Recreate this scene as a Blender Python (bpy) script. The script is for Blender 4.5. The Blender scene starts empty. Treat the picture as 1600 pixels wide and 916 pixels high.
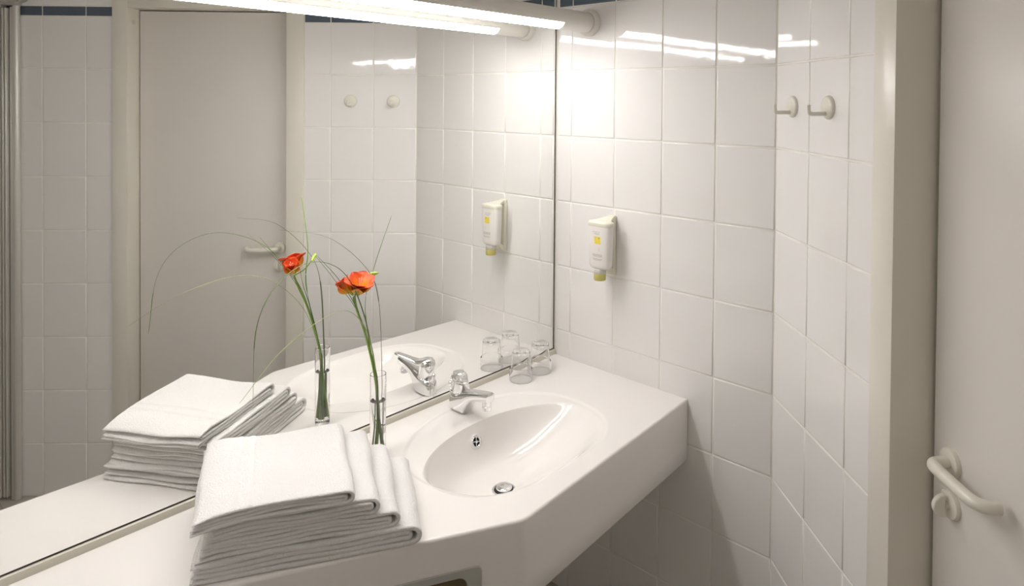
import bpy, bmesh, math, random
from mathutils import Vector, Matrix
random.seed(7)
scene = bpy.context.scene
COL = scene.collection

# ------------------------------------------------------------------ camera, light, exposure
ZO = 2.00                                   # heights below are relative to a tile joint 2.00 m above the floor
F, PX, PY = 1044.6372, 864.2378, 171.9091   # focal length and principal point, pixels of the 1600x916 frame
YAW, PITCH, ROLL = 0.84720, 0.01510, 0.0083
CAM = (-1.9485, -1.7055, -0.1109 + ZO)
cam = bpy.data.cameras.new('camera')
cam.sensor_fit = 'HORIZONTAL'; cam.sensor_width = 36.0
cam.lens = F / 1600 * 36
cam.shift_x = (800 - PX) / 1600; cam.shift_y = (PY - 458) / 1600
cam.clip_start = 0.02
camo = bpy.data.objects.new('camera', cam); COL.objects.link(camo)
_fw = Vector((math.sin(YAW), math.cos(YAW), 0)); _rt = Vector((math.cos(YAW), -math.sin(YAW), 0)); _up = Vector((0, 0, 1))
_f2 = _fw * math.cos(PITCH) - _up * math.sin(PITCH); _u2 = _up * math.cos(PITCH) + _fw * math.sin(PITCH)
_r2 = _rt * math.cos(ROLL) + _u2 * math.sin(ROLL); _u3 = _u2 * math.cos(ROLL) - _rt * math.sin(ROLL)
camo.matrix_world = Matrix.Translation(CAM) @ Matrix((_r2, _u3, -_f2)).transposed().to_4x4()
scene.camera = camo

world = bpy.data.worlds.new('world'); scene.world = world; world.use_nodes = True
world.node_tree.nodes['Background'].inputs[0].default_value = (1.0, 0.97, 0.93, 1)
world.node_tree.nodes['Background'].inputs[1].default_value = 0.0
LAMP_STRENGTH = 20.0
LAMP_COLOR = (1.0, 0.962, 0.940)
vs = scene.view_settings
vs.view_transform = 'Standard'; vs.look = 'None'; vs.gamma = 1.0; vs.exposure = 0.60; vs.use_curve_mapping = False
cy = scene.cycles
cy.use_denoising = True
cy.max_bounces = 16; cy.diffuse_bounces = 8; cy.glossy_bounces = 8; cy.transmission_bounces = 12; cy.transparent_max_bounces = 12
cy.sample_clamp_indirect = 40.0; cy.caustics_reflective = True; cy.caustics_refractive = True; cy.blur_glossy = 0.3

# ------------------------------------------------------------------ materials
def material(name, color, rough=0.5, metal=0.0, bump=None, spec=0.5, coat=0.0, trans=0.0, ior=1.5, sheen=0.0, vary=0.0, emit=None, sss=0.0):
    m = bpy.data.materials.new(name); m.use_nodes = True
    nt = m.node_tree; b = nt.nodes['Principled BSDF']
    b.inputs['Base Color'].default_value = (*color, 1); b.inputs['Roughness'].default_value = rough
    b.inputs['Metallic'].default_value = metal; b.inputs['IOR'].default_value = ior
    b.inputs['Specular IOR Level'].default_value = spec
    b.inputs['Coat Weight'].default_value = coat; b.inputs['Coat Roughness'].default_value = 0.05
    b.inputs['Transmission Weight'].default_value = trans
    b.inputs['Sheen Weight'].default_value = sheen; b.inputs['Sheen Roughness'].default_value = 0.6
    if emit:
        b.inputs['Emission Color'].default_value = (*emit[0], 1); b.inputs['Emission Strength'].default_value = emit[1]
    if bump or vary:
        tc = nt.nodes.new('ShaderNodeTexCoord')
    if vary:
        n = nt.nodes.new('ShaderNodeTexNoise'); n.inputs['Scale'].default_value = 3.0; n.inputs['Detail'].default_value = 4
        nt.links.new(tc.outputs['Object'], n.inputs['Vector'])
        mx = nt.nodes.new('ShaderNodeMix'); mx.data_type = 'RGBA'
        mx.inputs[6].default_value = (*[c * (1 - vary) for c in color], 1); mx.inputs[7].default_value = (*[min(1, c * (1 + vary)) for c in color], 1)
        nt.links.new(n.outputs['Fac'], mx.inputs[0]); nt.links.new(mx.outputs[2], b.inputs['Base Color'])
    if bump:
        scale, strength, dist, detail = bump
        n = nt.nodes.new('ShaderNodeTexNoise'); n.inputs['Scale'].default_value = scale; n.inputs['Detail'].default_value = detail
        nt.links.new(tc.outputs['Object'], n.inputs['Vector'])
        bp = nt.nodes.new('ShaderNodeBump'); bp.inputs['Strength'].default_value = strength; bp.inputs['Distance'].default_value = dist
        nt.links.new(n.outputs['Fac'], bp.inputs['Height']); nt.links.new(bp.outputs['Normal'], b.inputs['Normal'])
    return m

def brick_material(name, tile, grout, w, h, rough):
    m = bpy.data.materials.new(name); m.use_nodes = True
    nt = m.node_tree; b = nt.nodes['Principled BSDF']; b.inputs['Roughness'].default_value = rough
    tc = nt.nodes.new('ShaderNodeTexCoord'); br = nt.nodes.new('ShaderNodeTexBrick')
    br.offset = 0.0; br.inputs['Scale'].default_value = 1.0
    br.inputs['Color1'].default_value = (*tile, 1); br.inputs['Color2'].default_value = (*[c * .97 for c in tile], 1); br.inputs['Mortar'].default_value = (*grout, 1)
    br.inputs['Mortar Size'].default_value = 0.0018; br.inputs['Brick Width'].default_value = w; br.inputs['Row Height'].default_value = h
    nt.links.new(tc.outputs['UV'], br.inputs['Vector']); nt.links.new(br.outputs['Color'], b.inputs['Base Color'])
    return m

M = {
    'tile': material('white_glazed_tile', (0.862, 0.85, 0.836), 0.045, bump=(14.0, 0.08, 0.004, 2.0), spec=0.5),
    'blue': material('slate_blue_glazed_tile', (0.100, 0.128, 0.165), 0.14, bump=(14.0, 0.3, 0.004, 2.0), vary=0.15),
    'grout': material('cream_grout', (0.86, 0.83, 0.775), 0.85),
    'paint': material('ceiling_paint', (0.88, 0.86, 0.83), 0.8),
    'floor': brick_material('grey_floor_tile', (0.48, 0.455, 0.41), (0.32, 0.30, 0.27), 0.2, 0.2, 0.35),
    'wall2': brick_material('white_wall_tile', (0.74, 0.72, 0.695), (0.66, 0.64, 0.60), 0.2, 0.25, 0.12),
    'mirror': material('mirror_silver', (0.955, 0.96, 0.945), 0.0, 1.0),
    'dark': material('dark_edge', (0.045, 0.04, 0.03), 0.5),
    'counter': material('white_moulded_mineral', (0.86, 0.835, 0.81), 0.13, spec=0.5),
    'strip': material('beige_sealing_strip', (0.70, 0.67, 0.58), 0.4),
    'door': material('door_laminate', (0.78, 0.745, 0.705), 0.33, bump=(60.0, 0.04, 0.002, 3.0), vary=0.015),
    'frame': material('cream_lacquered_frame', (0.79, 0.76, 0.68), 0.28),
    'cream': material('cream_nylon', (0.80, 0.775, 0.69), 0.28),
    'chrome': material('polished_chrome', (0.82, 0.82, 0.83), 0.05, 1.0),
    'steel': material('brushed_steel', (0.62, 0.63, 0.61), 0.28, 1.0),
    'alu': material('satin_aluminium', (0.72, 0.70, 0.66), 0.35, 0.45),
    'black': material('black_void', (0.006, 0.006, 0.006), 0.6),
    'brown': material('shaded_olive_recess', (0.11, 0.085, 0.035), 0.7),
    'housing': material('lamp_housing_white', (0.80, 0.77, 0.72), 0.35),
    'diffuser': material('lit_diffuser', (0.9, 0.88, 0.85), 0.4, emit=(LAMP_COLOR, LAMP_STRENGTH)),
    'towel': material('white_terry', (0.80, 0.79, 0.78), 0.95, bump=(260.0, 0.9, 0.0030, 4.0), spec=0.1, sheen=0.2),
    'hem': material('white_woven_band', (0.77, 0.76, 0.75), 0.95, bump=(700.0, 0.6, 0.0015, 2.0), spec=0.05),
    'glass': material('clear_glass', (1, 1, 1), 0.0, trans=1.0, ior=1.45),
    'pane': material('shower_glass', (0.93, 0.96, 0.94), 0.0, trans=1.0, ior=1.45),
    'water': material('water', (1, 1, 1), 0.0, trans=1.0, ior=1.33),
    'bottle': material('white_bottle', (0.83, 0.80, 0.77), 0.35),
    'holder': material('ivory_plastic', (0.80, 0.78, 0.66), 0.35),
    'yellow': material('yellow_print', (0.85, 0.68, 0.08), 0.5),
    'print': material('grey_print', (0.45, 0.43, 0.42), 0.6),
    'gel': material('yellow_gel_nozzle', (0.56, 0.50, 0.16), 0.25, vary=0.15),
    'collar': material('clear_collar', (0.60, 0.59, 0.55), 0.2),
    'stem': material('fresh_green_stem', (0.24, 0.40, 0.055), 0.45, vary=0.2),
    'stem2': material('dark_green_blade', (0.12, 0.20, 0.055), 0.45, vary=0.25),
    'blade': material('pale_green_blade', (0.30, 0.36, 0.13), 0.5, vary=0.2),
    'blade2': material('olive_blade', (0.16, 0.19, 0.09), 0.5, vary=0.25),
    'bud': material('lime_bud', (0.42, 0.58, 0.07), 0.45, vary=0.15),
    'stamen': material('pale_stamen', (0.80, 0.62, 0.60), 0.5),
}
def petal_material():
    m = bpy.data.materials.new('orange_red_petal'); m.use_nodes = True
    nt = m.node_tree; b = nt.nodes['Principled BSDF']; b.inputs['Roughness'].default_value = 0.45
    at = nt.nodes.new('ShaderNodeAttribute'); at.attribute_name = 'along'
    tc = nt.nodes.new('ShaderNodeTexCoord'); no = nt.nodes.new('ShaderNodeTexNoise'); no.inputs['Scale'].default_value = 70; no.inputs['Detail'].default_value = 3
    nt.links.new(tc.outputs['Object'], no.inputs['Vector'])
    ma = nt.nodes.new('ShaderNodeMath'); ma.operation = 'MULTIPLY_ADD'; ma.inputs[1].default_value = 0.5; ma.inputs[2].default_value = -0.25
    nt.links.new(no.outputs['Fac'], ma.inputs[0])
    ad = nt.nodes.new('ShaderNodeMath'); ad.operation = 'ADD'
    nt.links.new(at.outputs['Fac'], ad.inputs[0]); nt.links.new(ma.outputs[0], ad.inputs[1])
    cr = nt.nodes.new('ShaderNodeValToRGB'); e = cr.color_ramp.elements
    e[0].position = 0.18; e[0].color = (0.75, 0.50, 0.02, 1); e[1].position = 1.0; e[1].color = (0.72, 0.055, 0.012, 1)
    k = e.new(0.42); k.color = (0.84, 0.27, 0.01, 1)
    k = e.new(0.72); k.color = (0.80, 0.11, 0.012, 1)
    nt.links.new(ad.outputs[0], cr.inputs[0]); nt.links.new(cr.outputs[0], b.inputs['Base Color'])
    b.inputs['Subsurface Weight'].default_value = 0.0
    return m
M['petal'] = petal_material()

# ------------------------------------------------------------------ helpers
ORG = {}
def tag(o, label=None, cat=None, group=None, kind=None):
    if label: o['label'] = label
    if cat: o['category'] = cat
    if group: o['group'] = group
    if kind: o['kind'] = kind
    return o
def empty(name, loc, label, cat, group=None, kind=None):
    o = bpy.data.objects.new(name, None); COL.objects.link(o)
    o.empty_display_size = 0.05
    o.location = (loc[0], loc[1], loc[2] + ZO); ORG[o.name] = Vector(loc)
    return tag(o, label, cat, group, kind)
def build(name, verts, faces, mat, parent=None, smooth=True, origin=None, sharp=None, attr=None, weld=True):
    """verts in room coordinates (z relative to the reference joint)"""
    if parent is not None: org = ORG[parent.name]
    elif origin is not None: org = Vector(origin)
    else:
        n = len(verts); org = Vector((sum(v[0] for v in verts) / n, sum(v[1] for v in verts) / n, min(v[2] for v in verts)))
    me = bpy.data.meshes.new(name)
    me.from_pydata([(v[0] - org.x, v[1] - org.y, v[2] - org.z) for v in verts], [], faces)
    if attr:
        a = me.attributes.new('along', 'FLOAT', 'POINT')
        a.data.foreach_set('value', attr)
    me.materials.append(mat)
    bm = bmesh.new(); bm.from_mesh(me)
    if weld: bmesh.ops.remove_doubles(bm, verts=bm.verts, dist=2e-6); bmesh.ops.dissolve_degenerate(bm, edges=bm.edges, dist=1e-7)
    bmesh.ops.recalc_face_normals(bm, faces=bm.faces); bm.to_mesh(me); bm.free()
    if smooth:
        me.shade_smooth() if hasattr(me, 'shade_smooth') else [setattr(p, 'use_smooth', True) for p in me.polygons]
        if sharp is not None and hasattr(me, 'set_sharp_from_angle'): me.set_sharp_from_angle(angle=math.radians(sharp))
    o = bpy.data.objects.new(name, me); COL.objects.link(o)
    if parent is not None: o.parent = parent
    else: o.location = (org.x, org.y, org.z + ZO)
    ORG[o.name] = org
    return o
class MB:
    def __init__(s): s.v = []; s.f = []
    def add(s, v, f):
        k = len(s.v); s.v += [tuple(q) for q in v]; s.f += [tuple(i + k for i in t) for t in f]; return s
    def box(s, a, b, fr=None):
        vs_ = [(x, y, z) for z in (a[2], b[2]) for y in (a[1], b[1]) for x in (a[0], b[0])]
        if fr: vs_ = [fr(*q) for q in vs_]
        return s.add(vs_, [(0, 2, 3, 1), (4, 5, 7, 6), (0, 1, 5, 4), (2, 6, 7, 3), (0, 4, 6, 2), (1, 3, 7, 5)])
    def bbox(s, a, b, r=0.003, fr=None, seg=2):
        bm = bmesh.new(); bmesh.ops.create_cube(bm, size=1)
        for v in bm.verts:
            v.co = Vector([a[i] + (v.co[i] + .5) * (b[i] - a[i]) for i in range(3)])
        bmesh.ops.bevel(bm, geom=bm.edges[:], offset=r, segments=seg, profile=0.5, affect='EDGES')
        vs_ = [tuple(v.co) for v in bm.verts]; fs = [tuple(v.index for v in f.verts) for f in bm.faces]; bm.free()
        if fr: vs_ = [tuple(fr(*q)) for q in vs_]
        return s.add(vs_, fs)
    def rings(s, rs, cap0=True, cap1=True, closed=True):
        n = len(rs[0]); v = [q for r in rs for q in r]; f = []
        for i in range(len(rs) - 1):
            for j in range(n if closed else n - 1):
                a = i * n + j; b = i * n + (j + 1) % n
                f.append((a, b, b + n, a + n))
        if cap0: f.append(tuple(range(n))[::-1])
        if cap1: f.append(tuple((len(rs) - 1) * n + j for j in range(n)))
        return s.add(v, f)
    def lathe(s, prof, center, axis=(0, 0, 1), seg=32, cap0=False, cap1=False):
        ax = Vector(axis).normalized(); u = ax.orthogonal().normalized(); w = ax.cross(u); c = Vector(center)
        rs = [[c + ax * h + (u * math.cos(2 * math.pi * j / seg) + w * math.sin(2 * math.pi * j / seg)) * r for j in range(seg)] for r, h in prof]
        return s.rings(rs, cap0, cap1)
    def tube(s, pts, rad, seg=8, flat=1.0, upv=(0, 0, 1)):
        pts = [Vector(q) for q in pts]; rs = []; n = len(pts)
        ref = Vector(upv)
        for i, q in enumerate(pts):
            t = (pts[min(i + 1, n - 1)] - pts[max(i - 1, 0)]).normalized()
            u = t.cross(ref)
            if u.length < 0.15: u = t.orthogonal()
            u.normalize(); w = t.cross(u)
            r = rad(i / (n - 1)) if callable(rad) else rad
            rs.append([q + u * math.cos(2 * math.pi * j / seg) * r + w * math.sin(2 * math.pi * j / seg) * r * flat for j in range(seg)])
        return s.rings(rs)
    def out(s, name, mat, parent=None, smooth=True, sharp=40, origin=None): return build(name, s.v, s.f, mat, parent, smooth, origin, sharp)
def spline(P, n=12):
    P = [Vector(q) for q in P]; out = []
    Q = [P[0] * 2 - P[1]] + P + [P[-1] * 2 - P[-2]]
    for i in range(1, len(Q) - 2):
        for k in range(n):
            t = k / n; a, b, c, d = Q[i - 1:i + 3]
            out.append(0.5 * ((2 * b) + (c - a) * t + (2 * a - 5 * b + 4 * c - d) * t * t + (3 * b - a - 3 * c + d) * t ** 3))
    return out + [P[-1]]
def smst(e0, e1, x):
    t = max(0, min(1, (x - e0) / (e1 - e0))); return t * t * (3 - 2 * t)

# ------------------------------------------------------------------ room shell
FL, CE = -2.00, 0.80
L, ANG = 0.8794, 0.7505
T = Vector((-math.sin(ANG), -math.cos(ANG), 0)); N = Vector((-math.cos(ANG), math.sin(ANG), 0)); K = Vector((0, -L, 0))
def D(s, d, z): q = K + T * s + N * d; return (q.x, q.y, z)     # diagonal door wall: along, out into the room, height
SEND = 2.55; LX = -2.12
PE = Vector(D(SEND, 0, 0)); PR = PE + N * ((LX - PE.x) / N.x)

mb = MB(); poly = [(0.2, 0.2), (0.2, -L), (PE.x + .1, PE.y - .1), (PR.x - .1, PR.y), (LX - .1, 0.2)]
def slab(poly, z0, z1):
    n = len(poly); return [(x, y, z0) for x, y in poly] + [(x, y, z1) for x, y in poly], [tuple(range(n))[::-1], tuple(range(n, 2 * n))] + [(i, (i + 1) % n, (i + 1) % n + n, i + n) for i in range(n)]
v, f = slab(poly, FL - 0.1, FL)
o = build('floor', v, f, M['floor'], smooth=False); tag(o, 'grey tiled bathroom floor below the washbasin counter', 'floor', kind='structure')
uv = o.data.uv_layers.new(name='UVMap')
for lp in o.data.loops: uv.data[lp.index].uv = o.data.vertices[lp.vertex_index].co.xy
v, f = slab(poly, CE, CE + 0.1)
tag(build('ceiling', v, f, M['paint'], smooth=False), 'plain white painted bathroom ceiling above the lamp', 'ceiling', kind='structure')

TILE_CACHE = {}
def tile_mesh(w, h, mat):
    key = (round(w, 4), round(h, 4), mat.name)
    if key not in TILE_CACHE:
        a, b = w / 2 - 0.0022, h / 2 - 0.0022
        def ring(i, y): return [(-a + i, y, -b + i), (a - i, y, -b + i), (a - i, y, b - i), (-a + i, y, b - i)]
        rs = [ring(0, 0.0075), ring(0, 0.0016), ring(0.0009, 0.0006), ring(0.0030, 0.0)]
        vs_ = [q for r in rs for q in r]; fs = []
        for i in range(3):
            for j in range(4):
                fs.append((i * 4 + j, i * 4 + (j + 1) % 4, i * 4 + 4 + (j + 1) % 4, i * 4 + 4 + j))
        fs.append((12, 13, 14, 15))
        me = bpy.data.meshes.new('tile'); me.from_pydata(vs_, [], fs); me.materials.append(mat)
        for p in me.polygons: p.use_smooth = p.index < 12
        TILE_CACHE[key] = me
    return TILE_CACHE[key]
def wall_frame(o, origin, along):
    o.location = (origin[0], origin[1], ZO); o.rotation_euler = (0, 0, math.atan2(along[1], along[0]))
ROWS = [FL, -1.75, -1.5, -1.25, -1.0, -0.75, -0.5, -0.25, 0.0, 0.2435, 0.2905, 0.5405, CE]
ROWS_FAR = [z + 0.016 * (z + 1.75) / 1.75 if z < 0.1 else z for z in ROWS]; ROWS_FAR[9] = 0.262; ROWS_FAR[10] = 0.309; ROWS_FAR[0] = FL
def lay_tiles(wall, cols, hole=None):
    for c0, c1 in cols:
        rw = ROWS_FAR if hole and c0 >= hole[1] - 1e-4 else ROWS
        for i in range(len(ROWS) - 1):
            z0, z1 = rw[i], rw[i + 1]
            if hole and c0 >= hole[0] - 1e-4 and c1 <= hole[1] + 1e-4:
                if z1 <= hole[2]: continue
                z0 = max(z0, hole[2])
            blue = (i == 9)
            t = bpy.data.objects.new('blue_tile' if blue else 'tile', tile_mesh(c1 - c0, z1 - z0, M['blue' if blue else 'tile']))
            COL.objects.link(t); t.parent = wall
            t.location = ((c0 + c1) / 2, random.uniform(-0.0002, 0.0002), (z0 + z1) / 2)
            t.rotation_euler = (math.radians(random.gauss(0, 0.10)), 0, math.radians(random.gauss(0, 0.10)))
def wall_mesh(name, boxes, origin, along, label, mat):
    m = MB()
    for a, b in boxes: m.box(a, b)
    me = bpy.data.meshes.new(name); me.from_pydata(m.v, [], m.f); me.materials.append(mat)
    uv = me.uv_layers.new(name='UVMap')
    for lp in me.loops: q = me.vertices[lp.vertex_index].co; uv.data[lp.index].uv = (q.x, q.z)
    o = bpy.data.objects.new(name, me); COL.objects.link(o); wall_frame(o, origin, along)
    return tag(o, label, 'wall', kind='structure')
G = 0.0022
w = wall_mesh('wall_right', [((-0.1, G, FL), (L + 0.02, 0.1, CE))], (0, 0), (0, -1), 'white tiled wall carrying the soap dispenser, right of the mirror', M['grout'])
lay_tiles(w, [(0.012, 0.0797)] + [(0.0797 + .2 * i, 0.0797 + .2 * (i + 1) - (0.0012 if i == 3 else 0)) for i in range(4)])
FO0, FI0, FI1, FO1 = 0.5285, 0.6085, 1.342, 1.413   # door frame: outer and inner edges along the wall
FTOP = 0.375
w = wall_mesh('wall_door', [((0, G, FL), (FO0 + .03, 0.14, CE)), ((FO1 - .03, G, FL), (SEND, 0.14, CE)), ((FO0 + .03, G, FTOP - .03), (FO1 - .03, 0.14, CE))],
              K, T, 'white tiled diagonal wall with two coat hooks beside the door', M['grout'])
cols = [(0.0012, 0.2053), (0.2053, 0.4053), (0.4053, FO0), (FO0, 0.7285), (0.7285, 0.9285), (0.9285, 1.1285), (1.1285, 1.3285), (1.3285, FO1), (FO1, 1.5404)]
x = 1.5404
while x < SEND - 1e-3: cols.append((x, min(x + .2, SEND))); x += .2
lay_tiles(w, cols, (FO0, FO1, FTOP))
wall_mesh('wall_mirror', [((-0.1, 0.007, FL), (-LX + .1, 0.1, CE))], (0, 0.0), (-1, 0), 'wall behind the mirror and counter', M['paint']).rotation_euler = (0, 0, math.pi)
# the mirror wall's slab lies behind the mirror (towards +y)
bpy.data.objects['wall_mirror'].data.transform(Matrix.Scale(-1, 4, (0, 1, 0)))
bpy.data.objects['wall_mirror'].data.flip_normals()
wl = wall_mesh('wall_left', [((0, 0.0, FL), (-PR.y + .02, 0.1, CE))], (LX, PR.y - .02), (0, 1), 'white tiled wall at the far left end of the counter', M['wall2'])
wr = wall_mesh('wall_rear', [((0, 0.0, FL), ((PR - PE).length, 0.1, CE))], PE, (PR - PE), 'white tiled wall behind the shower', M['wall2'])

# ------------------------------------------------------------------ door and frame
tr = empty('trim_1', D(FO0, 0, FL), 'cream lacquered door frame set in the tiled wall', 'door frame', kind='structure')
MB().bbox((FO0, -0.125, FL), (FI0, 0.014, FTOP), 0.003, D).out('jamb', M['frame'], tr)
j2 = MB().bbox((FI1, -0.125, FL), (FO1, 0.014, FTOP), 0.003, D).out('jamb', M['frame'], tr)
HB = 0.303
MB().bbox((FI0 - .002, -0.125, HB), (FI1 + .002, 0.0135, FTOP), 0.003, D).out('header', M['frame'], tr)
q = Vector(D(FI1 - 0.0004, -0.035, 0.242))
MB().lathe([(0.0, 0.0022), (0.008, 0.002), (0.011, 0.001), (0.012, -0.001)], q, T * -1, 20, cap0=False).out('cover_cap', M['strip'], j2)
DF = -0.080
dr = empty('door_1', D(FI0, DF, FL), 'closed cream grey bathroom door with lever handle', 'door', kind='structure')
MB().bbox((FI0 + .0080, DF - 0.04, FL + .004), (FI1 - .004, DF, HB - .004), 0.002, D).out('leaf', M['door'], dr)
MB().box((FI0 + .001, DF - 0.0445, FL), (FI1 - .001, DF - 0.041, HB), D).out('shaded_rebate', M['dark'], dr)  # plate behind the leaf, shade of the door gap put into its dark colour
def rose(name, s, z, R, h, parent):
    return MB().lathe([(0, h + .0005), (R * .70, h), (R * .90, h * .85), (R * .985, h * .5), (R, 0), (R, -.001)], D(s, DF, z), N, 40).out(name, M['cream'], parent)
hz, hs = -0.840, 0.671
rose('handle_rose', hs, hz, 0.0290, 0.010, dr)
path = [D(hs, DF + .004, hz), D(hs, DF + .026, hz), D(hs + .0015, DF + .037, hz), D(hs + .008, DF + .0445, hz), D(hs + .022, DF + .047, hz - .001), D(hs + .060, DF + .0490, hz - .002), D(hs + .100, DF + .0520, hz - .002), D(hs + .124, DF + .0515, hz - .002), D(hs + .139, DF + .045, hz - .002), D(hs + .147, DF + .033, hz - .002), D(hs + .150, DF + .017, hz - .002)]
MB().tube(spline(path, 8), lambda t: 0.0118 + 0.0006 * math.sin(math.pi * t), 18).out('lever', M['cream'], dr)
kz = -0.926
lr = rose('lock_rose', hs + .002, kz, 0.0290, 0.010, dr)
MB().lathe([(0.008, 0), (0.008, 0.0085)], D(hs + .002, DF + .008, kz), N, 20, True, True).out('turn_spindle', M['cream'], lr)
def half_disc(dw, k):
    pts = [(math.sin(math.pi * i / 20) * .0235 * k, math.cos(math.pi * i / 20) * .0225 * k) for i in range(21)]
    return [D(hs + .002 + dw, DF + .0175 + (1 - k) * .004 + a, kz + b) for a, b in pts]
MB().rings([half_disc(-.0055, .93), half_disc(-.0040, 1.0), half_disc(.0040, 1.0), half_disc(.0055, .93)]).out('thumb_turn', M['cream'], lr, True, 20)

# ------------------------------------------------------------------ mirror
MBOT, MTOP, MR = -1.079, 0.62, -0.0045
mi = empty('mirror', (-1.0, 0.0, MBOT), 'large frameless wall mirror above the washbasin counter', 'mirror')
MB().box((LX + .003, 0.0, MBOT + .0035), (MR - .0035, 0.006, MTOP)).out('mirror_pane', M['mirror'], mi, smooth=False)
MB().box((MR - .0035, -0.0004, MBOT), (MR, 0.006, MTOP)).out('side_edge', M['dark'], mi, smooth=False)
MB().box((LX + .003, -0.0004, MBOT), (MR - .0035, 0.006, MBOT + .0035)).out('bottom_edge', M['dark'], mi, smooth=False)

# ------------------------------------------------------------------ vanity counter with moulded basin
ZC = -1.098; AP = 0.205
FRONT = [(-0.0008, -0.590), (-0.82, -0.632), (-1.40, -0.322)]
def seg(a, b, n): return [(a[0] + (b[0] - a[0]) * i / n, a[1] + (b[1] - a[1]) * i / n) for i in range(n)]
def kinked(a, b, c, r, n=5):   # rounded corner at b
    a, b, c = Vector(a), Vector(b), Vector(c); u = (a - b).normalized() * r; w_ = (c - b).normalized() * r
    return [tuple((b + u) * (1 - t) ** 2 + b * 2 * t * (1 - t) + (b + w_) * t * t) for t in [i / n for i in range(n + 1)]]
k1 = kinked(FRONT[0], FRONT[1], FRONT[2], 0.02)
front = seg(FRONT[0], k1[0], 40) + k1 + seg(k1[-1], FRONT[2], 28)[1:] + [FRONT[2]]
outline = [('f', q) for q in front] + [('n', q) for q in seg(FRONT[2], (-1.40, -0.003), 16)[1:]] + [('n', q) for q in seg((-1.40, -0.003), (-0.0008, -0.003), 60)] + [('n', q) for q in seg((-0.0008, -0.003), FRONT[0], 28)]
def inward(pts):
    res = []
    for i in range(len(pts)):
        a = Vector(pts[max(i - 1, 0)]); b = Vector(pts[min(i + 1, len(pts) - 1)]); t = (b - a).normalized()
        res.append(Vector((t.y, -t.x)))
    return res
inn = inward(front)
if inn[0].y < 0: inn = [-q for q in inn]
inset = {i: inn[i] * 0.007 for i in range(len(front))}
inset[0] = Vector((0, 0.007))
BC = Vector((-0.631, -0.368)); BD = 0.114
IE = (-0.580, -0.360, 0.303, 0.171); OE = (-0.570, -0.313, 0.316, 0.243)
def hit_ellipse(E, th):
    cx, cy_, a, b = E; dx, dy = math.cos(th), math.sin(th); ox, oy = BC.x - cx, BC.y - cy_
    A = dx * dx / a / a + dy * dy / b / b; B = 2 * (ox * dx / a / a + oy * dy / b / b); C_ = ox * ox / a / a + oy * oy / b / b - 1
    return (-B + math.sqrt(B * B - 4 * A * C_)) / (2 * A)
def oe_g(x, y):
    e = 2.0 + 0.7 * smst(0.0, -0.12, y - OE[1]); return (abs((x - OE[0]) / OE[2]) ** e + abs((y - OE[1]) / OE[3]) ** e) ** (1 / e)
def hit_outer(th):
    lo, hi = 0.02, 0.7
    for _ in range(40):
        md = (lo + hi) / 2
        if oe_g(BC.x + math.cos(th) * md, BC.y + math.sin(th) * md) < 1: lo = md
        else: hi = md
    return lo
def rim(th):
    k = smst(0.45, -0.5, math.sin(th)); return hit_ellipse(IE, th) * (1 - k) + hit_outer(th) * 0.985 * k
def ledge(x, y):
    g = oe_g(x, y); return -0.0035 * (1 - smst(0.965, 1.018, g))
def bowl(rho, th):
    back = max(0, math.sin(th)) ** 2
    p = 1.55 + 4.2 * smst(-0.35, 1.0, math.sin(th)) ** 1.4
    d = BD * (1 - rho ** p)
    soft = 0.30 - 0.285 * smst(-0.5, 0.8, math.sin(th))
    if rho > 1 - soft:                          # rounded rim
        t = (rho - (1 - soft)) / soft; d0 = BD * (1 - (1 - soft) ** p); s0 = -BD * p * (1 - soft) ** (p - 1) * soft
        d = d0 * (2 * t ** 3 - 3 * t * t + 1) + s0 * (t ** 3 - 2 * t * t + t)
    return -d
def basin_z(x, y):
    v_ = Vector((x, y)) - BC; th = math.atan2(v_.y, v_.x); return ZC + ledge(x, y) + bowl(min(1, v_.length / rim(th)), th)
va = empty('vanity_counter', (-0.7, -0.3, ZC - AP), 'white moulded washbasin counter under the mirror with an angled front', 'washbasin counter')
rho_s = [0.06, .12, .2, .28, .36, .44, .52, .6, .67, .74, .8, .85, .89, .92, .94, .955, .965, .975, .983, .99, .995, 1.0]
no_ = len(outline); rows_b = []; rows_t = []
for k, (kind, P) in enumerate(outline):
    P = Vector(P)
    E_ = P + inset[k] if kind == 'f' else P
    v_ = E_ - BC; th = math.atan2(v_.y, v_.x); Rm = v_.length; u = v_ / Rm
    R = rim(th); ro = hit_outer(th)
    rows_b.append([(BC.x + u.x * R * r, BC.y + u.y * R * r, ZC + ledge(BC.x + u.x * R * r, BC.y + u.y * R * r) + bowl(r, th)) for r in rho_s])
    rr = [R]
    for x in [R + (ro * .965 - R) * t for t in (.3, .6, .85)] + [ro * (.965 + .006 * i) for i in range(11)] + [ro * 1.04 + (Rm - ro * 1.04) * t for t in (.15, .35, .6, .8)]:
        rr.append(max(x, rr[-1] + 0.0002))
    rr.append(Rm)
    rows_t.append([(BC.x + u.x * r, BC.y + u.y * r, ZC + ledge(BC.x + u.x * r, BC.y + u.y * r)) for r in rr])
m = MB(); nb = len(rho_s)
vs_ = [(BC.x, BC.y, ZC - 0.0035 - BD)] + [rows_b[k][i] for i in range(nb) for k in range(no_)]
fs = [(0, 1 + k, 1 + (k + 1) % no_) for k in range(no_)]
for i in range(nb - 1):
    for k in range(no_):
        a = 1 + i * no_ + k; b = 1 + i * no_ + (k + 1) % no_; fs.append((a, b, b + no_, a + no_))
ba = build('basin', vs_, fs, M['counter'], va, True)
nt_ = len(rows_t[0])
m = MB().rings([[rows_t[k][i] for k in range(no_)] for i in range(nt_)], False, False)
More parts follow.
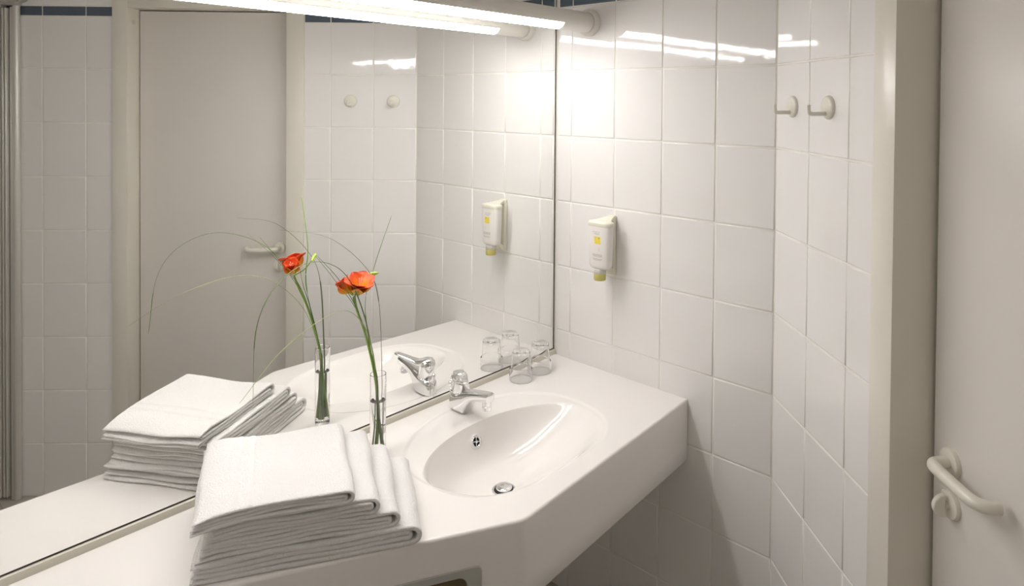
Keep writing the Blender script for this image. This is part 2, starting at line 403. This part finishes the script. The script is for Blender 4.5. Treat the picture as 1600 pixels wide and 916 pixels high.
m.add([(-1.37, -0.003, ZC - .0002), (-1.37, -0.318, ZC - .0002), (-1.405, -0.3155, ZC - .0002), (-1.43, -0.315, ZC), (LX + .002, -0.315, ZC), (LX + .002, -0.003, ZC), (-1.43, -0.003, ZC)], [(0, 1, 2, 3, 6), (3, 4, 5, 6)])
m.out('countertop', M['counter'], va, True, 60)
def apron(pts, inn_):
    rs = []
    for P, n_ in zip(pts, inn_):
        P = Vector(P); col = []
        for off, dz in ((.007, 0), (.0042, -.0004), (.0020, -.0020), (.0005, -.0043), (0, -.007), (0, -.05), (0, -.1), (0, -.15), (0, -AP + .004), (.003, -AP), (.022, -AP), (.022, -.05)):
            col.append((P.x + n_.x * off, P.y + n_.y * off, ZC + dz))
        rs.append(col)
    return rs
ip = [inset[i] / .007 for i in range(len(front))]
MB().rings(apron(front, ip), False, False, closed=False).out('front_apron', M['counter'], va, True, 50)
MB().rings(apron([FRONT[2], (LX + .002, -0.322)], [ip[-1], Vector((0, 1))]), False, False, closed=False).out('side_apron', M['counter'], va, True, 50)
MB().bbox((LX + .002, -0.008, ZC - .001), (-0.001, 0.0065, MBOT - .0008), 0.0015).out('upstand', M['strip'], va)
# drain and overflow
dz = ZC - 0.0035 - BD
dn = MB().lathe([(0.020, -0.004), (0.0265, 0.003), (0.030, 0.0042), (0.0335, 0.003), (0.0345, -0.002)], (BC.x, BC.y, dz), (0, 0, 1), 48).out('drain', M['chrome'], ba)
MB().lathe([(0.0272, 0.0), (0.0265, 0.006)], (BC.x, BC.y, dz), (0, 0, 1), 40, True, True).out('drain_gap', M['black'], dn)
MB().lathe([(0.0, 0.0150), (0.010, 0.0146), (0.018, 0.0135), (0.0225, 0.0115), (0.0235, 0.0090), (0.0225, 0.0050)], (BC.x, BC.y, dz), (0, 0, 1), 48).out('plug', M['chrome'], dn)
ox = -0.592; 
oy = -0.205
for _ in range(60):
    if basin_z(ox, oy) < ZC - 0.056: oy += 0.0005
    else: break
e_ = 0.002
nx = Vector((-(basin_z(ox + e_, oy) - basin_z(ox - e_, oy)) / (2 * e_), -(basin_z(ox, oy + e_) - basin_z(ox, oy - e_)) / (2 * e_), 1)).normalized()
oc = Vector((ox, oy, basin_z(ox, oy))); nx = (nx + Vector((0, -0.35, 0.1))).normalized()
of = MB().lathe([(0.0155, 0.0015), (0.0175, 0.0040), (0.0195, 0.0042), (0.0220, 0.0022), (0.0225, -0.004)], oc, nx, 40).out('overflow', M['counter'], ba)
MB().lathe([(0.0125, 0.0035), (0.0140, 0.0052), (0.0158, 0.0052), (0.0172, 0.0030)], oc, nx, 40).out('overflow_ring', M['chrome'], of)
MB().lathe([(0.0160, -.003), (0.0158, 0.0016)], oc, nx, 32, True, True).out('overflow_hole', M['black'], of)
ua = nx.orthogonal().normalized(); ub = nx.cross(ua); mm = MB()
for i in range(4):
    a = math.pi / 2 * i + .5; dd = ua * math.cos(a) + ub * math.sin(a)
    mm.tube([oc + nx * .0030, oc + nx * .0030 + dd * .0065, oc + nx * .0034 + dd * .0140], lambda t: .0024 - .0010 * math.sin(math.pi * t), 8)
mm.lathe([(0, .0055), (.0042, .0050), (.0048, .0030)], oc, nx, 16).out('overflow_cross', M['chrome'], of)

# tissue dispenser plate let into the angled apron
A0 = Vector((-0.82, -0.632)); A1 = Vector((-1.40, -0.322)); ad = (A1 - A0).normalized(); an = Vector((ad.y, -ad.x))
if an.y > 0: an = -an
def AP_(s, d, z): q = A0 + ad * s + an * d; return (q.x, q.y, z)
td = empty('tissue_dispenser', AP_(.25, 0, -1.28), 'brushed steel tissue dispenser plate let into the counter front', 'tissue dispenser')
def rrect(x0, x1, z0, z1, r, d, n=6):
    out = []
    for cx, cz, a0 in ((x1 - r, z1 - r, 0), (x0 + r, z1 - r, 90), (x0 + r, z0 + r, 180), (x1 - r, z0 + r, 270)):
        for i in range(n + 1):
            a = math.radians(a0 + 90 * i / n); out.append(AP_(cx + r * math.cos(a), d, cz + r * math.sin(a)))
    return out
X0, X1, Z0, Z1 = 0.104, 0.40, -1.283, -1.180
MB().rings([rrect(X0, X1, Z0, Z1, .012, .0), rrect(X0, X1, Z0, Z1, .012, .0022), rrect(X0 + .0012, X1 - .0012, Z0 + .0012, Z1 - .0012, .011, .0034),
            rrect(X0 + .034, X1 - .034, Z0 + .018, Z1 - .017, .022, .0034), rrect(X0 + .036, X1 - .036, Z0 + .020, Z1 - .019, .020, .0012)], False, False).out('plate', M['steel'], td, True, 30)
MB().rings([rrect(X0 + .034, X1 - .034, Z0 + .018, Z1 - .017, .022, .0008), rrect(X0 + .035, X1 - .035, Z0 + .019, Z1 - .018, .021, .0012)], True, True).out('slot', M['brown'], td, False)  # flat panel instead of a recess; brown interior and its shade painted together

# ------------------------------------------------------------------ lamp over the mirror
LY, LZ, LR = -0.162, 0.175, 0.0375
la = empty('tube_lamp', (-1.3, LY, LZ - LR), 'lit white tube lamp running across the mirror from wall to wall', 'lamp')
def arc(x, a0, a1, n, r): return [(x, LY - r * math.cos(math.radians(a0 + (a1 - a0) * i / n)), LZ + r * math.sin(math.radians(a0 + (a1 - a0) * i / n))) for i in range(n + 1)]
XA, XB = -0.182, LX + 0.182
MB().rings([arc(x, -27, 207, 32, LR) for x in (XA, (XA + XB) / 2, XB)], False, False, closed=False).out('housing', M['housing'], la)
MB().rings([arc(x, -153, -27, 20, LR - .0006) for x in [XA + (XB - XA) * i / 12 for i in range(13)]], False, False, closed=False).out('diffuser', M['diffuser'], la)
for x0, x1, sx in ((-0.022, XA, -1), (LX + .022, XB, 1)):
    MB().rings([[(x0 + (x1 - x0) * t, LY - r * math.cos(2 * math.pi * j / 40), LZ + r * math.sin(2 * math.pi * j / 40)) for j in range(40)] for t, r in ((0, LR), (1, LR), (1.0, LR - .002))], True, True).out('end_cap', M['housing'], la)
    wx = -0.0002 if sx < 0 else LX + .0005
    fl = MB().lathe([(0.050, 0), (0.050, 0.010), (0.0485, 0.016), (0.044, 0.021), (0.0385, 0.0225), (0.0375, 0.0225)], (wx, LY, LZ), (sx, 0, 0), 48, True, True).out('wall_flange', M['housing'], la)
    MB().lathe([(LR + .0004, 0.0228), (LR + .0006, 0.0238), (LR + .0002, 0.0244)], (wx, LY, LZ), (sx, 0, 0), 48).out('seam_ring', M['print'], fl)

# ------------------------------------------------------------------ tap
TX, TZ = -0.552, ZC - 0.0035
tp = empty('basin_tap', (TX, -0.092, TZ), 'chrome single lever mixer tap at the back of the basin', 'tap')
secs = [(-.0540, .001, .040, .012), (-.0555, 0, .0465, .0180), (-.060, 0, .0510, .0230), (-.070, 0, .0555, .0262), (-.085, 0, .0605, .0278), (-.102, 0, .0660, .0276), (-.114, 0, .0700, .0268), (-.1215, .0005, .0720, .0260), (-.1255, .009, .0732, .0254),
        (-.131, .0210, .0748, .0245), (-.139, .0325, .0768, .0233), (-.151, .0440, .0795, .0218), (-.167, .0530, .0830, .0203), (-.185, .0590, .0865, .0194), (-.203, .0615, .0898, .0188), (-.218, .0622, .0922, .0180), (-.2260, .0640, .0925, .0165), (-.2275, .0680, .0890, .0130)]
rs = []
for y, zb, zt, hw in secs:
    r = []; cz = (zb + zt) / 2; hh = (zt - zb) / 2
    for j in range(32):
        a = 2 * math.pi * j / 32; c_, s_ = math.cos(a), math.sin(a); ex = 2 / 3.6
        r.append((TX + hw * math.copysign(abs(c_) ** ex, c_), y, TZ + cz + hh * math.copysign(abs(s_) ** ex, s_)))
    rs.append(r)
MB().rings(rs).out('body', M['chrome'], tp, True, 50)
ae = MB().lathe([(0.0125, 0.018), (0.0145, 0.016), (0.0145, 0.001), (0.0138, 0.0003), (0.0138, -0.0007), (0.0145, -0.0014), (0.0145, -0.0110), (0.0135, -0.0130), (0.0105, -0.0125)], (TX, -0.2110, TZ + .0515), (0, 0.06, 1), 32, False, True).out('aerator', M['chrome'], tp)
cd = Vector((0, 0.26, 1)).normalized(); cb = Vector((TX, -0.0925, TZ + .056))
MB().lathe([(0.0250, -.004), (0.0262, 0.0), (0.0276, 0.0010), (0.0276, 0.0035), (0.0264, 0.0042), (0.0266, 0.0052), (0.0276, 0.0065), (0.0272, 0.044), (0.0258, 0.0535), (0.0220, 0.0600), (0.0140, 0.0640), (0.0, 0.0652)], cb, cd, 40, True, False).out('cartridge_cap', M['chrome'], tp, True, 50)
ld = Vector((-0.53, -0.848, 0)).normalized(); lw = Vector((-ld.y, ld.x, 0)); rs = []
top = Vector((TX, -0.0800, TZ + .1060))
for t, z, hw, hh in ((-.022, .000, .012, .007), (-.012, .005, .0200, .0105), (.005, .004, .0225, .0120), (.022, .000, .0215, .0115), (.036, .000, .0185, .0090), (.055, .006, .0162, .0070), (.080, .0145, .0145, .0060), (.100, .0205, .0132, .0054), (.110, .0230, .0110, .0046), (.1150, .0240, .0065, .0030)):
    c_ = top + ld * t + Vector((0, 0, z)); r = []
    for j in range(24):
        a = 2 * math.pi * j / 24; ex = 2 / 2.6
        r.append(c_ + lw * hw * math.copysign(abs(math.cos(a)) ** ex, math.cos(a)) + Vector((0, 0, 1)) * hh * math.copysign(abs(math.sin(a)) ** ex, math.sin(a)))
    rs.append(r)
MB().rings(rs).out('lever', M['chrome'], tp, True, 50)
MB().lathe([(.0028, 0), (.0028, .066), (.0050, .067), (.0068, .071), (.0066, .077), (.0040, .080), (0, .081)], (TX - .004, -0.0430, TZ), (0, 0, 1), 20, True, False).out('pop_up_rod', M['chrome'], tp)

# ------------------------------------------------------------------ tumblers, upside down
def tumbler(name, x, y, label):
    prof = [(.0398, 0), (.0408, .0012), (.0412, .003), (.0412, .004), (.0416, .020), (.0414, .036), (.0408, .0400), (.0372, .0445), (.0362, .0460), (.0359, .0475), (.0350, .060), (.0332, .085), (.0322, .0985), (.0316, .1015), (.0296, .1050), (.0240, .1066), (.0, .1068)]
    inner = [(.0, .1000), (.0230, .0996), (.0285, .0975), (.0302, .0945), (.0306, .085), (.0326, .060), (.0335, .0480), (.0342, .0455), (.0384, .0395), (.0390, .036), (.0392, .020), (.0392, .004), (.0392, .0012), (.0398, 0)]
    o = MB().lathe(prof + inner, (x, y, ZC + .0003), (0, 0, 1), 48).out(name, M['glass'], None, True, 60, origin=(x, y, ZC))
    return tag(o, label, 'glass', 'drinking glasses standing upside down by the mirror')
tumbler('drinking_glass', -0.263, -0.0755, 'upturned clear drinking glass nearer the tap, beside the mirror')
tumbler('drinking_glass', -0.1655, -0.0765, 'upturned clear drinking glass nearer the tiled wall corner')

# ------------------------------------------------------------------ soap dispenser
SX, SY = -0.074, -0.279
sd = empty('soap_dispenser', (0, SY, -0.745), 'white wall soap dispenser with yellow label and gold nozzle', 'soap dispenser')
def oval(cx, cy_, hx, hy, z, n=40, ex=2.8):
    r = []
    for j in range(n):
        a = 2 * math.pi * j / n; c_, s_ = math.cos(a), math.sin(a)
        r.append((cx + hx * math.copysign(abs(c_) ** (2 / ex), c_), cy_ + hy * math.copysign(abs(s_) ** (2 / ex), s_), z))
    return r
MB().rings([oval(SX, SY, hx, hy, z) for hx, hy, z in ((.012, .020, -.7035), (.018, .034, -.702), (.0225, .041, -.697), (.0235, .0435, -.688), (.0240, .0465, -.62), (.0240, .0480, -.556), (.0235, .0475, -.552))]).out('bottle', M['bottle'], sd, True, 50)
MB().rings([oval(SX, SY, hx, hy, z) for hx, hy, z in ((.0245, .0490, -.5535), (.0255, .0500, -.5500), (.0255, .0500, -.5420), (.0240, .0475, -.5380), (.018, .038, -.5355), (.006, .012, -.5345))]).out('cap', M['holder'], sd, True, 50)
hm = MB().bbox((-0.0190, SY - .0155, -.738), (-0.0006, SY + .0165, -.524), 0.004)
prof = [(-.002, -.526, .0135), (-.025, -.5285, .016), (-.045, -.532, .024), (-.060, -.536, .034)]
hm.rings([[(x, SY + w_ * a, z + b) for a, b in ((-1, -.010), (1, -.010), (1, 0), (.5, .0012), (-.5, .0012), (-1, 0))] for x, z, w_ in prof])
prof = [(-.002, -.732, .0125, .016), (-.022, -.722, .0125, .022), (-.040, -.708, .0135, .016), (-.052, -.698, .014, .008)]
hm.rings([[(x, SY + w_ * a, z + b * hh) for a, b in ((-1, -.5), (1, -.5), (1, .5), (-1, .5))] for x, z, w_, hh in prof])
hm.out('wall_bracket', M['holder'], sd, True, 40)
NXc = SX - .004
cl = MB().lathe([(.0190, -.7020), (.0205, -.7045), (.0212, -.7060), (.0212, -.7180), (.0206, -.7190)], (NXc, SY, 0), (0, 0, 1), 32, True, True).out('collar', M['collar'], sd)
MB().lathe([(.0206, -.7190), (.0212, -.7200), (.0212, -.7405), (.0200, -.7435), (.0150, -.7445)], (NXc, SY, 0), (0, 0, 1), 32, True, True).out('nozzle', M['gel'], sd)
def label_patch(name, y0, y1, z0, z1, mat):          # printed patches following the bottle front
    def fx(y, z):
        hx, hy = .0240, .0435 + (.0480 - .0435) * max(0, min(1, (z + .688) / .132)); t = min(.999, abs(y - SY) / hy)
        return SX - hx * (1 - t ** 2.8) ** (1 / 2.8) - .0006
    ny = 6; vs_ = []
    for z in (z0, z1):
        for i in range(ny + 1): y = y0 + (y1 - y0) * i / ny; vs_.append((fx(y, z), y, z))
    build(name, vs_, [(i, i + 1, i + 2 + ny, i + 1 + ny) for i in range(ny)], mat, sd, True)
label_patch('label_square', SY - .016, SY + .010, -.613, -.588, M['yellow'])
for z, a, b in ((-.5715, -.014, .020), (-.5765, -.012, .014), (-.5800, -.012, .010)): label_patch('label_line', SY + a, SY + b, z - .0006, z + .0006, M['print'])
for z, a, b in ((-.650, -.024, .018), (-.6535, -.024, .018), (-.657, -.024, .016), (-.666, -.024, .018), (-.6695, -.020, .012)): label_patch('label_line', SY + a, SY + b, z - .0006, z + .0006, M['print'])
label_patch('label_mark', SY - .011, SY - .008, -.601 + .006, -.597 + .006, M['stem2'])
label_patch('label_mark', SY - .0105, SY - .0095, -.638, -.627, M['print'])

# ------------------------------------------------------------------ coat hooks
def hook(s, label):
    z0 = -0.1245; c0 = Vector(D(s, 0, z0))
    h = empty('coat_hook', D(s, 0, z0 - .031), label, 'coat hook', 'coat hooks on the tiled wall')
    MB().lathe([(0, .0105), (.022, .0100), (.0275, .0085), (.0300, .0055), (.0308, .001), (.0308, -.0012)], c0, N, 40).out('base_disc', M['cream'], h)
    path = [D(s, .006, z0 - .016), D(s, .030, z0 - .0165), D(s, .046, z0 - .0165), D(s, .0525, z0 - .0135), D(s, .0545, z0 - .005), D(s, .0548, z0 + .006)]
    MB().tube(spline(path, 6), lambda t: .0056 - .0008 * t, 14, upv=tuple(T)).out('prong', M['cream'], h)
hook(0.110, 'cream coat hook nearer the room corner')
hook(0.311, 'cream coat hook nearer the door frame')

# ------------------------------------------------------------------ shower enclosure beside the door (seen in the mirror)
sh = empty('shower_enclosure', D(1.87, .03, FL), 'aluminium shower enclosure post and rail beyond the door, seen in the mirror', 'shower enclosure')
def post(name, s0, s1, d0, d1, z0, z1, mat, r=.006): return MB().bbox((s0, d0, z0), (s1, d1, z1), r, D, 3).out(name, mat, sh)
ZS = 0.305
MB().lathe([(.0150, FL + .001), (.0150, ZS)], D(1.8440, .020, 0), (0, 0, 1), 32, True, True).out('wall_post', M['alu'], sh)
post('wall_profile', 1.845, 1.868, .0005, .03, FL + .001, ZS - .006, M['alu'], .003)
post('door_stile', 1.8725, 1.8810, .008, .045, FL + .02, ZS - .012, M['alu'], .003)
post('door_stile', 1.8850, 1.8940, .006, .045, FL + .02, ZS - .012, M['alu'], .003)
post('door_stile', 1.8985, 1.9090, .006, .050, FL + .02, ZS + .02, M['alu'], .003)
MB().bbox((1.829, .002, ZS), (1.915, .050, ZS + .012), .003, D).out('rail_bracket', M['print'], sh)
rp = [Vector(D(s, d, ZS + .024)) for s, d in ((1.862, .020), (1.79, .075), (1.71, .16), (1.70, .27), (1.76, .42), (1.87, .56), (1.99, .68), (2.09, .77), (2.178, .850))]
rs = []
sp = spline(rp, 8)
for i, q in enumerate(sp):
    t = (sp[min(i + 1, len(sp) - 1)] - sp[max(i - 1, 0)]).normalized(); u = Vector((t.y, -t.x, 0))
    rs.append([q + u * a + Vector((0, 0, b)) for a, b in ((-.014, -.018), (.014, -.018), (.017, -.012), (.017, .014), (.012, .018), (-.012, .018), (-.017, .014), (-.017, -.012))])
MB().rings(rs).out('top_rail', M['alu'], sh, True, 30)
gp = [q for q in sp if (q - K).dot(T) > 2.03]
rs = [[(q.x + a * .003, q.y + a * .003, z) for a, z in ((-1, FL + .02), (1, FL + .02), (1, ZS + .006), (-1, ZS + .006))] for q in gp]
MB().rings(rs).out('glass_panel', M['pane'], sh, True, 30)

# ------------------------------------------------------------------ towels, a stack of four
ta = math.radians(-31.0); E1 = Vector((math.cos(ta), math.sin(ta), 0)); E2 = Vector((-math.sin(ta), math.cos(ta), 0)); TO = Vector((-1.437, -0.283, 0))
def wob(a, b, s): return math.sin(a * 17 + s * 2.1) * math.cos(b * 13 + s * 1.3)
def stack_z(e1, e2, h):   # the whole stack leans and sags a little, more so towards the top
    k = h / 0.135
    return k * (0.010 * (e2 - .05) / .3 - 0.010 * smst(.12, -.02, e1) * smst(.26, -.02, e2) + 0.004 * wob(e1, e2, 1) + 0.006 * math.sin(math.pi * max(0, min(1, (e1 - .02) / .36))) * smst(.30, .0, e2))
def towel(name, idx, x0, x1, y0, y1, z0, H, label, layers, seed, skew=0.0, bands=None):
    rnd = random.Random(seed); t = H / (2 * layers) ; root = None
    allv = MB(); top_fn = None
    for li in range(layers):
        r = t * (layers - li - .5)                 # nested U folds: outer first
        cxr = x1 - H / 2 - 0.006 * li * rnd.uniform(.2, 1.0); zc_ = z0 + H / 2
        lt = x0 + rnd.uniform(0, .012) + (0.012 * li if li else 0); lb = x0 + rnd.uniform(-.004, .020)
        path = []
        n = 34
        for i in range(n): path.append((lt + (cxr - lt) * i / (n - 1), zc_ + r * (1 + .10 * smst(.80, 1.0, i / (n - 1)))))
        for i in range(1, 14): a = math.pi / 2 - math.pi * i / 14; path.append((cxr + math.cos(a) * r * (1.35 if li == 0 else 1.1), zc_ + r * math.sin(a) * (1.10 if a > 0 else 1.0)))
        for i in range(n): path.append((cxr + (lb - cxr) * i / (n - 1), zc_ - r))
        ya = y0 + rnd.uniform(-.0025, .0030); yb = y1 + rnd.uniform(-.010, .006)
        hv = [(0, .30), (.0008, .62), (.0022, .86), (.0050, .98), (.009, 1.0)]
        vs_j = [(ya + d, k) for d, k in hv] + [(ya + .009 + (yb - ya - .018) * i / 26, 1.0) for i in range(1, 26)] + [(yb - d, k) for d, k in hv[::-1]]
        np_ = len(path); up = []; dn_ = []
        for i, (px, pz) in enumerate(path):
            a = path[max(i - 1, 0)]; b = path[min(i + 1, np_ - 1)]; tx, tz = b[0] - a[0], b[1] - a[1]; ln = math.hypot(tx, tz); nx_, nz_ = -tz / ln, tx / ln
            endk = min(1, .40 + min(i, np_ - 1 - i) * .25)
            ru, rd = [], []
            for y, k in vs_j:
                hgt = pz - ZC
                e1 = px + skew * (y - y0)
                dz_ = stack_z(px, y, hgt) - .008 * smst(.06, -.01, px) * min(1, idx) + 0.0026 * wob(px * 1.7, y * 1.9, seed + li * 1.1) * (0.35 if idx == 0 and hgt < .01 else 1)
                fz = 0.0006 * (rnd.random() - .5)
                th = t * .515 * k * endk
                if idx == 0 and hgt - th + dz_ < 0.0006: dz_ = 0.0006 - (hgt - th)
                for lst, sg in ((ru, 1), (rd, -1)):
                    q = TO + E1 * (e1 + nx_ * th * sg + .002 * math.sin(y * 31 + seed + li)) + E2 * y
                    lst.append((q.x, q.y, pz + nz_ * th * sg + dz_ + fz))
            up.append(ru); dn_.append(rd)
        nv = len(vs_j); V = [q for r_ in up for q in r_] + [q for r_ in dn_ for q in r_]; off = np_ * nv; Fq = []
        for i in range(np_ - 1):
            for j in range(nv - 1):
                a = i * nv + j; Fq.append((a, a + 1, a + 1 + nv, a + nv)); Fq.append((off + a, off + a + nv, off + a + 1 + nv, off + a + 1))
            for j in (0, nv - 1):
                a = i * nv + j; Fq.append((a, a + nv, off + a + nv, off + a))
        for i in (0, np_ - 1):
            for j in range(nv - 1):
                a = i * nv + j; Fq.append((a, off + a, off + a + 1, a + 1))
        allv.add(V, Fq)
    c_ = TO + E1 * (x0 + x1) / 2 + E2 * (y0 + y1) / 2
    if bands:
        root = empty(name, (c_.x, c_.y, z0), label, 'towel', 'white towels folded in a stack')
        allv.out('folded_cloth', M['towel'], root, True, None)
        for b0, b1 in bands:
            vs_ = []
            for i in range(2):
                for j in range(31):
                    e1, y = (b0, b1)[i], y0 + .004 + (y1 - y0 - .008) * j / 30
                    pz = z0 + H - t / 2
                    q = TO + E1 * (e1 + skew * (y - y0)) + E2 * y
                    vs_.append((q.x, q.y, pz + t * .5 + .0006 + stack_z(e1, y, pz - ZC) - .008 * smst(.06, -.01, e1) + 0.0026 * wob(e1 * 1.7, y * 1.9, seed)))
            build('woven_band', vs_, [(j, j + 1, j + 32, j + 31) for j in range(30)], M['hem'], root, True)
    else:
        root = allv.out(name, M['towel'], None, True, None, origin=(c_.x, c_.y, z0)); tag(root, label, 'towel', 'white towels folded in a stack')
    return root
zt = ZC + 0.0008
for i, (x0, x1, y0, y1, H, lay, sk, lab) in enumerate((
        (0.000, 0.462, 0.000, 0.300, 0.0430, 2, 0.00, 'lowest folded white towel of the stack, lying on the counter'),
        (0.012, 0.415, 0.006, 0.310, .0360, 2, -0.02, 'folded white towel directly above the lowest one'),
        (0.020, 0.372, 0.004, 0.318, .0350, 2, -0.05, 'folded white towel directly below the topmost one'),
        (0.004, 0.322, -0.004, 0.298, .0300, 2, -0.09, 'topmost folded white towel with woven border stripes'))):
    towel('folded_towel', i, x0, x1, y0, y1, zt, H, lab, lay, 3 + i * 5, sk, ((.085, .094), (.112, .121)) if i == 3 else None)
    zt += H + .0008

# ------------------------------------------------------------------ vase with a freesia and grass blades
VX, VY, VR = -0.898, -0.146, 0.0218
vz = empty('glass_vase', (VX, VY, ZC), 'narrow clear glass tube vase with water behind the towels', 'vase')
MB().lathe([(0, .0002), (.0190, .0002), (.0210, .0015), (VR, .004), (VR, .0045), (VR, .2320), (VR, .2325), (VR - .0005, .2336), (VR - .0011, .2336), (VR - .0016, .2325), (VR - .0016, .2320), (VR - .0016, .0165), (VR - .0016, .016), (.0165, .0105), (0, .0095)], (VX, VY, ZC), (0, 0, 1), 40).out('tube', M['glass'], vz, True, 30)
MB().lathe([(0, .0092), (.0160, .0100), (VR - .0014, .0158), (VR - .0014, .0163), (VR - .0014, .1600), (VR - .0014, .1605), (VR - .0028, .1598), (0, .1596)], (VX, VY, ZC), (0, 0, 1), 40).out('water', M['water'], vz, True, 30)
def blade(name, pts, r0, mat, label, flat=.35, n=14):
    o = MB().tube(spline(pts, n), lambda t: r0 * 1.15 * (1 - t) ** .7 + .0007 if t < 1 else .0003, 6, flat=flat).out(name, mat, None, True, None, origin=pts[0])
    return tag(o, label, 'grass blade', 'grass blades in the vase')
def vb(a, b, c=0): return [(VX + a, VY + b, ZC + .018), (VX + a * .3 - .003, VY + b * .3, ZC + .13), (VX - .010 + c, VY - .001 + b * .5, ZC + .233)]
blade('grass_blade', [(VX + .008, VY - .004, ZC + .018), (VX + .009, VY - .004, ZC + .14), (VX + .008, VY - .006, -.86), (-.903, -.154, -.66), (-.944, -.157, -.564), (-1.046, -.146, -.47), (-1.167, -.123, -.435)], .0016, M['blade2'], 'long grass blade rising upright then arching highest over to the left')
blade('grass_blade', vb(.012, .006) + [(-.946, -.156, -.67), (-.931, -.175, -.56), (-.919, -.236, -.415)], .0020, M['stem'], 'straight grass blade standing up tallest past the flower')
blade('grass_blade', vb(-.006, -.01) + [(-.950, -.175, -.735), (-1.03, -.220, -.648), (-1.122, -.261, -.63), (-1.25, -.302, -.665), (-1.358, -.342, -.732)], .0015, M['blade'], 'pale grass blade in the lowest arch over the towels')
blade('grass_blade', vb(.004, -.012) + [(-.957, -.165, -.68), (-1.04, -.205, -.55), (-1.15, -.251, -.496), (-1.245, -.280, -.52), (-1.302, -.297, -.60), (-1.318, -.314, -.756)], .0017, M['stem2'], 'dark grass blade arching over and hanging down to the towels')
blade('grass_blade', vb(-.010, .004) + [(-.962, -.156, -.69), (-1.03, -.172, -.58), (-1.105, -.189, -.497)], .0024, M['stem2'], 'dark stiff grass blade leaning left of the flower, nearer the camera')
blade('grass_blade', vb(-.004, .012) + [(-.960, -.148, -.69), (-1.025, -.149, -.59), (-1.090, -.149, -.502)], .0022, M['stem2'], 'dark stiff grass blade leaning left of the flower, nearer the mirror')
blade('grass_blade', vb(.010, -.008, .002) + [(-.940, -.143, -.735), (-.964, -.142, -.66), (-.972, -.146, -.61)], .0034, M['stem2'], 'short broad grass blade running alongside the flower stem')

fr = empty('freesia', (VX, VY, ZC + .015), 'orange red freesia bloom with a green bud, standing in the vase', 'flower')
NK = Vector((-.983, -.158, -.634))
MB().tube(spline([(VX - .004, VY + .002, ZC + .016), (VX + .001, VY, ZC + .13), (VX - .011, VY, ZC + .233), (-.941, -.15, -.745), (-.970, -.155, -.672), tuple(NK)], 10), lambda t: .0036 - .0010 * t, 12).out('stem', M['stem'], fr)
RT = Vector((.662, -.749, 0)); TC = Vector((-.70, -.62, .25)).normalized()
def bloom(base, axis, size, npet, openness, seed, spread=(0, 360)):
    rnd = random.Random(seed); ax = axis.normalized(); u0 = ax.orthogonal().normalized(); w0 = ax.cross(u0)
    for k in range(npet):
        inner = k % 2; a = math.radians(spread[0] + (spread[1] - spread[0]) * k / npet + rnd.uniform(-6, 6))
        rd = u0 * math.cos(a) + w0 * math.sin(a); tg = ax.cross(rd)
        op = openness * (1.0 if not inner else .78) * rnd.uniform(.9, 1.1); ln = size * rnd.uniform(.95, 1.05)
        nu, nv = 12, 8; V = []; at = []
        for i in range(nu + 1):
            u = i / nu
            r = .05 * size + size * (.06 * u + op * .72 * max(0, u - .22) ** 1.25)
            h = ln * (1.0 * u - .55 * op * max(0, u - .35) ** 2)
            wd = size * (.09 + .40 * math.sin(math.pi * min(1, max(0, u - .10) / .92) ** .85) ** .8) * (1 if u < .999 else .35)
            for j in range(nv + 1):
                v_ = -1 + 2 * j / nv
                cup = size * .17 * v_ * v_ * math.sin(math.pi * min(1, u * .95 + .05))
                q = base + ax * (h + .02 * size * math.sin(7 * v_ + k) * u) + rd * (r - cup * .75) + tg * (wd * v_ * .98)
                V.append(q); at.append(u)
        Fq = [(i * (nv + 1) + j, i * (nv + 1) + j + 1, (i + 1) * (nv + 1) + j + 1, (i + 1) * (nv + 1) + j) for i in range(nu) for j in range(nv)]
        o = build('petal', V, Fq, M['petal'], fr, True, attr=at, weld=False)
        sm = o.modifiers.new('thickness', 'SOLIDIFY'); sm.thickness = .0007
    for k in range(3):
        a = k * 2.1; rd = u0 * math.cos(a) + w0 * math.sin(a)
        MB().tube([base + ax * size * .2, base + ax * size * .5 + rd * .002, base + ax * size * .80 + rd * .005], lambda t: .0007 + .0006 * (t > .7), 8).out('stamen', M['stamen'], fr)
    MB().lathe([(.0022, -.006), (.0042, .0), (.0046, .006), (.0036, .014), (.0030, .016)], base, ax, 14, True, True).out('calyx', M['bud'], fr)
bloom(NK + RT * .012 + Vector((0, 0, .008)), Vector((0, 0, 1)) + RT * .28 + TC * .30, .062, 6, 1.12, 4)
bloom(NK + RT * -.004 + Vector((0, 0, .010)), Vector((0, 0, .85)) - RT * .62 + TC * .05, .052, 5, .50, 9)
bb = NK + Vector((0, 0, .012)); bt = Vector((-.914, -.1606, -.583))
tw = bt - RT * .022 - Vector((0, 0, .004))
MB().tube(spline([NK, NK * .45 + tw * .55 - Vector((0, 0, .010)), tw], 6), .0016, 8).out('side_stem', M['stem'], fr)
bd = (bt - tw).normalized()
MB().lathe([(.0014, -.003), (.0040, .003), (.0055, .010), (.0050, .018), (.0030, .024), (.0006, .028)], tw, bd, 16, True, True).out('bud', M['bud'], fr)
MB().lathe([(.0012, -.002), (.0036, .002), (.0046, .008), (.0036, .015), (.0006, .020)], tw - RT * .018 - Vector((0, 0, .006)), (bd + Vector((0, 0, .5))), 14, True, True).out('bud', M['bud'], fr)
